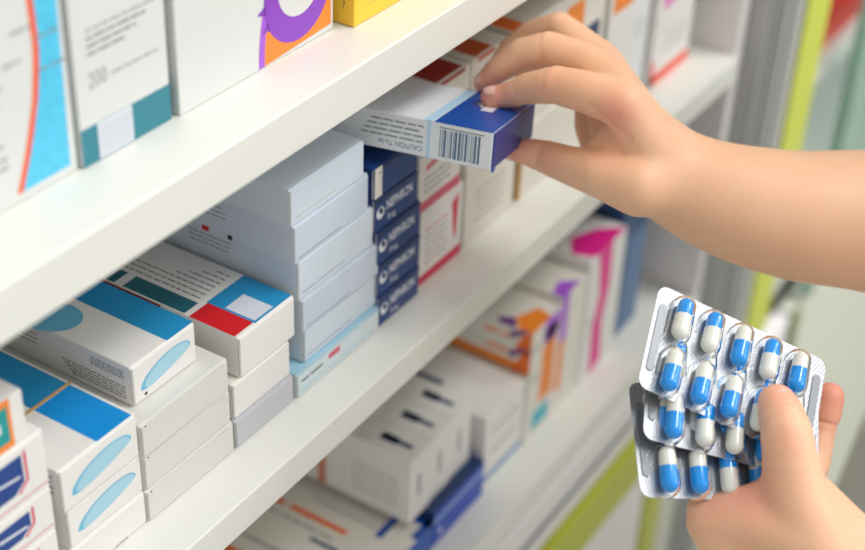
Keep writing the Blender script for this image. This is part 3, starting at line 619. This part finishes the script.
nv = len(me.vertices); co = np.empty(nv * 3); me.vertices.foreach_get('co', co); co = co.reshape(-1, 3)
ed = np.empty(len(me.edges) * 2, dtype=np.int32); me.edges.foreach_get('vertices', ed); ed = ed.reshape(-1, 2)
def soften(mask, n):
    global co
    deg = np.bincount(ed.ravel(), minlength=nv).astype(float); deg[deg == 0] = 1
    for _ in range(n):
        acc = np.stack([np.bincount(ed[:, 0], co[ed[:, 1], k], nv) + np.bincount(ed[:, 1], co[ed[:, 0], k], nv) for k in range(3)], 1) / deg[:, None]
        co += mask[:, None] * (acc - co) * .8
dc = co - np.array(CAM); dpt = dc @ np.array(CF); uu = 432.5 + FPX * (dc @ np.array(CR)) / dpt; vv = 275 - FPX * (dc @ np.array(CU)) / dpt
m_arm = np.clip((uu - 640) / 60, 0, 1) * (vv < 330) * (dpt > 0); m_palm = ((uu > 590) & (uu <= 700) & (vv < 260)) * .5
m_low = (vv > 470) * (uu > 690) * .6 * (dpt > 0)
soften(np.maximum(m_arm, 0) * (np.abs(dpt - .85) < .3), 160); soften(m_palm * 1.0, 25); soften(m_low * 1.0, 30)
me.vertices.foreach_set('co', co.ravel()); me.update()
KD = KDTree(nv); NRM = [v.normal.copy() for v in me.vertices]
for v in me.vertices: KD.insert(v.co, v.index)
KD.balance()
def crease(p, axis, wid, depth, rad):
    axis = axis.normalized()
    for co, i, dist in KD.find_range(p, rad):
        v = me.vertices[i]; a = (v.co - p).dot(axis)
        if abs(a) < 4 * wid: v.co = v.co - NRM[i] * (depth * math.exp(-(a / wid) ** 2))
for (p_, q_, f_, wd_, dp_) in ((a2, a3, .45, .0008, .0005), (a2, a3, .75, .0008, .0004), (a1, a2, .9, .0009, .0004), (lmid[1], lmid[2], .55, .0010, .0008), (index[2], index[3], .9, .0016, .0003), (index[3], index[4], .2, .0016, .00025), (index[1], index[2], .6, .0013, .00025), (middle[2], middle[3], .9, .0016, .00025), (thumb[1], thumb[2], .7, .0013, .0003), (thumb[2], thumb[3], .1, .0013, .0003)):
    crease(p_[0].lerp(q_[0], f_), q_[0] - p_[0], wd_, dp_, p_[1] * 1.9)
crease(P(610, 122, .795), CU * .75 + CR * .65, .0016, .0011, .016); crease(P(604, 133, .80), CU * .7 + CR * .7, .0013, .0008, .013)
crease(P(762, 470, s3 - .02), CR, .0014, .0012, .022)
me.materials.append(SKIN); me.polygons.foreach_set('use_smooth', [True] * len(me.polygons)); me.polygons.foreach_set('material_index', [0] * len(me.polygons))
fl = me.attributes.new('flush', 'FLOAT', 'POINT')
spots = [(it[0], .016, .75), (mt_[0], .014, .7), (th[0], .016, .75), (P(612, 118, .79), .014, .7), (P(600, 135, .80), .016, .45), (lmid[0][0], .017, .8), (lmid[1][0], .014, .5), (a1[0] + BN * .004, .012, .5), (P(748, 488, s3), .020, .5), (P(720, 498, s3), .016, .45), (P(556, 84, .81), .014, .25), (P(545, 160, .83), .013, .3), (P(788, 440, s3 - .015), .010, .3)]
vals = []
for v in me.vertices:
    f = 0
    for c_, r_, k_ in spots:
        q = (v.co - c_).length / r_
        if q < 1.6: f = max(f, k_ * math.exp(-q * q * 1.1))
    vals.append(f)
fl.data.foreach_set('value', vals)
person = link('person', me); tag(person, 'person in a white coat reaching right arm to the shelf, left hand holding capsule packs', 'person')
def nail(p, along, nrm, w_, l_, parent=person):
    along = along.normalized(); nrm = (nrm - along * nrm.dot(along)).normalized(); sd_ = along.cross(nrm)
    m2 = MB(); n = 12; vs_ = []; fs = []
    for i in range(n + 1):
        for j in range(n + 1):
            a = -1 + 2 * i / n; b_ = -1 + 2 * j / n
            # rounded rectangle outline, curved across
            k = 1 - .16 * (b_ ** 4); x = a * w_ / 2 * k; y = b_ * l_ / 2 * (1 - .22 * a * a); zz = -(a * a) * w_ * .20 - (b_ * b_) * l_ * .05
            vs_.append(p + sd_ * x + along * y + nrm * zz)
    for i in range(n):
        for j in range(n): fs.append([i * (n + 1) + j, (i + 1) * (n + 1) + j, (i + 1) * (n + 1) + j + 1, i * (n + 1) + j + 1])
    k0 = len(vs_); m2.add(vs_, [f for f in fs if f[0] % (n + 1) < n - 1], NAIL, True); m2.add(vs_, [f for f in fs if f[0] % (n + 1) >= n - 1], NAILW, True)
    o = m2.build('fingernail', parent); s_ = o.modifiers.new('thickness', 'SOLIDIFY'); s_.thickness = .0006; s_.offset = -1
def nail_on(tip, nxt, vdir, w_, l_, back=.15, lift=.93):
    al = (tip[0] - nxt[0]).normalized(); n = (vdir - al * vdir.dot(al)).normalized(); nail(tip[0] - al * tip[1] * back + n * tip[1] * lift, al, n, w_, l_)
nail_on(it, index[1], -CF * .75 + CU * .75 - CR * .1, .0082, .0098, .35, 1.10)
nail_on(mt_, middle[1], -CF * .6 + CU * .6 - CR * .5, .0078, .0095, .35, 1.08)
nail_on(th, thumb[1], -CF * .9 - CU * .75 + CR * .0, .0078, .0095, .3, 1.05)
nail_on(a1, a2, BN * .9 - CF * .3, .0125, .0125, .35, 1.03)
# clothing
COAT = mat('white_cotton', 'D6D8D6', .8, noise=.02, nscale=200, bump=.3)
def ring_lathe(name, prof, mt, parent, sx=1.0, sy=.8, thick=.004, ph=0):
    m2 = MB(); n = 48; vs_ = []; rot = math.atan2(sd.y, sd.x)
    for z, r in prof:
        for i in range(n):
            t = 2 * math.pi * i / n; rr = r * (1 + .02 * math.sin(5 * t + z * 9)); x = rr * sx * math.cos(t); y = rr * sy * math.sin(t)
            vs_.append((TB.x + x * math.cos(rot) - y * math.sin(rot), TB.y + x * math.sin(rot) + y * math.cos(rot), z))
    fs = [[j * n + i, j * n + (i + 1) % n, (j + 1) * n + (i + 1) % n, (j + 1) * n + i] for j in range(len(prof) - 1) for i in range(n)]
    m2.add(vs_, fs, mt, True); o = m2.build(name, parent); s_ = o.modifiers.new('thickness', 'SOLIDIFY'); s_.thickness = thick; return o
coat = ring_lathe('lab_coat', [(.52, .255), (.66, .240), (.78, .222), (.86, .208), (.95, .188), (1.05, .178), (1.18, .190), (1.27, .195), (1.33, .170), (1.37, .09), (1.385, .062)], COAT, person)
def sleeve(a, b_, ra, rb):
    m2 = MB(); bm = bmesh.new(); d = b_ - a; bmesh.ops.create_cone(bm, cap_ends=False, segments=28, radius1=ra, radius2=rb, depth=d.length)
    m2.addbm(bm, COAT, Matrix.Translation((a + b_) / 2) @ d.to_track_quat('Z', 'Y').to_matrix().to_4x4(), True); o = m2.build('sleeve', coat); s_ = o.modifiers.new('thickness', 'SOLIDIFY'); s_.thickness = .003
sleeve(re.lerp(rsh, .22), rsh, .052, .075); sleeve(le.lerp(lsh, .22), lsh, .052, .075)
for s_ in (1, -1):
    m2 = MB(); bm = hull([[up(.84, .10, 0, .075 * s_), up(.46, .075, 0, .09 * s_), up(.10, .06, 0, .09 * s_)]]); m2.addbm(bm, mat('dark_trouser_cloth', '30343C', .85), None, True); m2.build('trouser_leg', person)
    m2 = MB(); bm = hull([[up(.05, .048, -.02, .09 * s_), up(.042, .040, .17, .09 * s_)]]); m2.addbm(bm, mat('black_shoe_leather', '1B1B1D', .45), None, True)
    m2.v = [(x, y, max(.001, z)) for x, y, z in m2.v]; m2.build('shoe', person)
m2 = MB(); hb = grow([[up(1.575, .092, -.012), up(1.50, .080, -.045), up(1.40, .05, -.075)], [up(1.59, .075, .02), up(1.575, .09, -.01)]], .007, 3)
m2.add([v.co.copy() for v in hb.vertices], [list(p.vertices) for p in hb.polygons], mat('dark_brown_hair', '2A1D17', .5), True); m2.build('hair', person)
for s_ in (1, -1):
    m2 = MB(); bm = bmesh.new(); bmesh.ops.create_uvsphere(bm, u_segments=16, v_segments=10, radius=.011, matrix=Matrix.Translation(TB + fwd * .083 + sd * .03 * s_ + Vector((0, 0, 1.53)))); m2.addbm(bm, mat('eye_white', 'EDEAE6', .2), None, True)
    bm = bmesh.new(); bmesh.ops.create_uvsphere(bm, u_segments=12, v_segments=8, radius=.0055, matrix=Matrix.Translation(TB + fwd * .0895 + sd * .03 * s_ + Vector((0, 0, 1.53)))); m2.addbm(bm, mat('eye_iris', '2B1B12', .2), None, True); m2.build('eye', person)
m2 = MB(); bm = bmesh.new(); bmesh.ops.create_uvsphere(bm, u_segments=14, v_segments=8, radius=.01, matrix=Matrix.Translation(TB + fwd * .092 + Vector((0, 0, 1.472))) @ Matrix.Rotation(math.atan2(sd.y, sd.x), 4, 'Z') @ Matrix.Diagonal((2, .6, .6, 1))); m2.addbm(bm, mat('lips', 'B9625C', .4), None, True); m2.build('mouth', person)
bpy.context.view_layer.update()
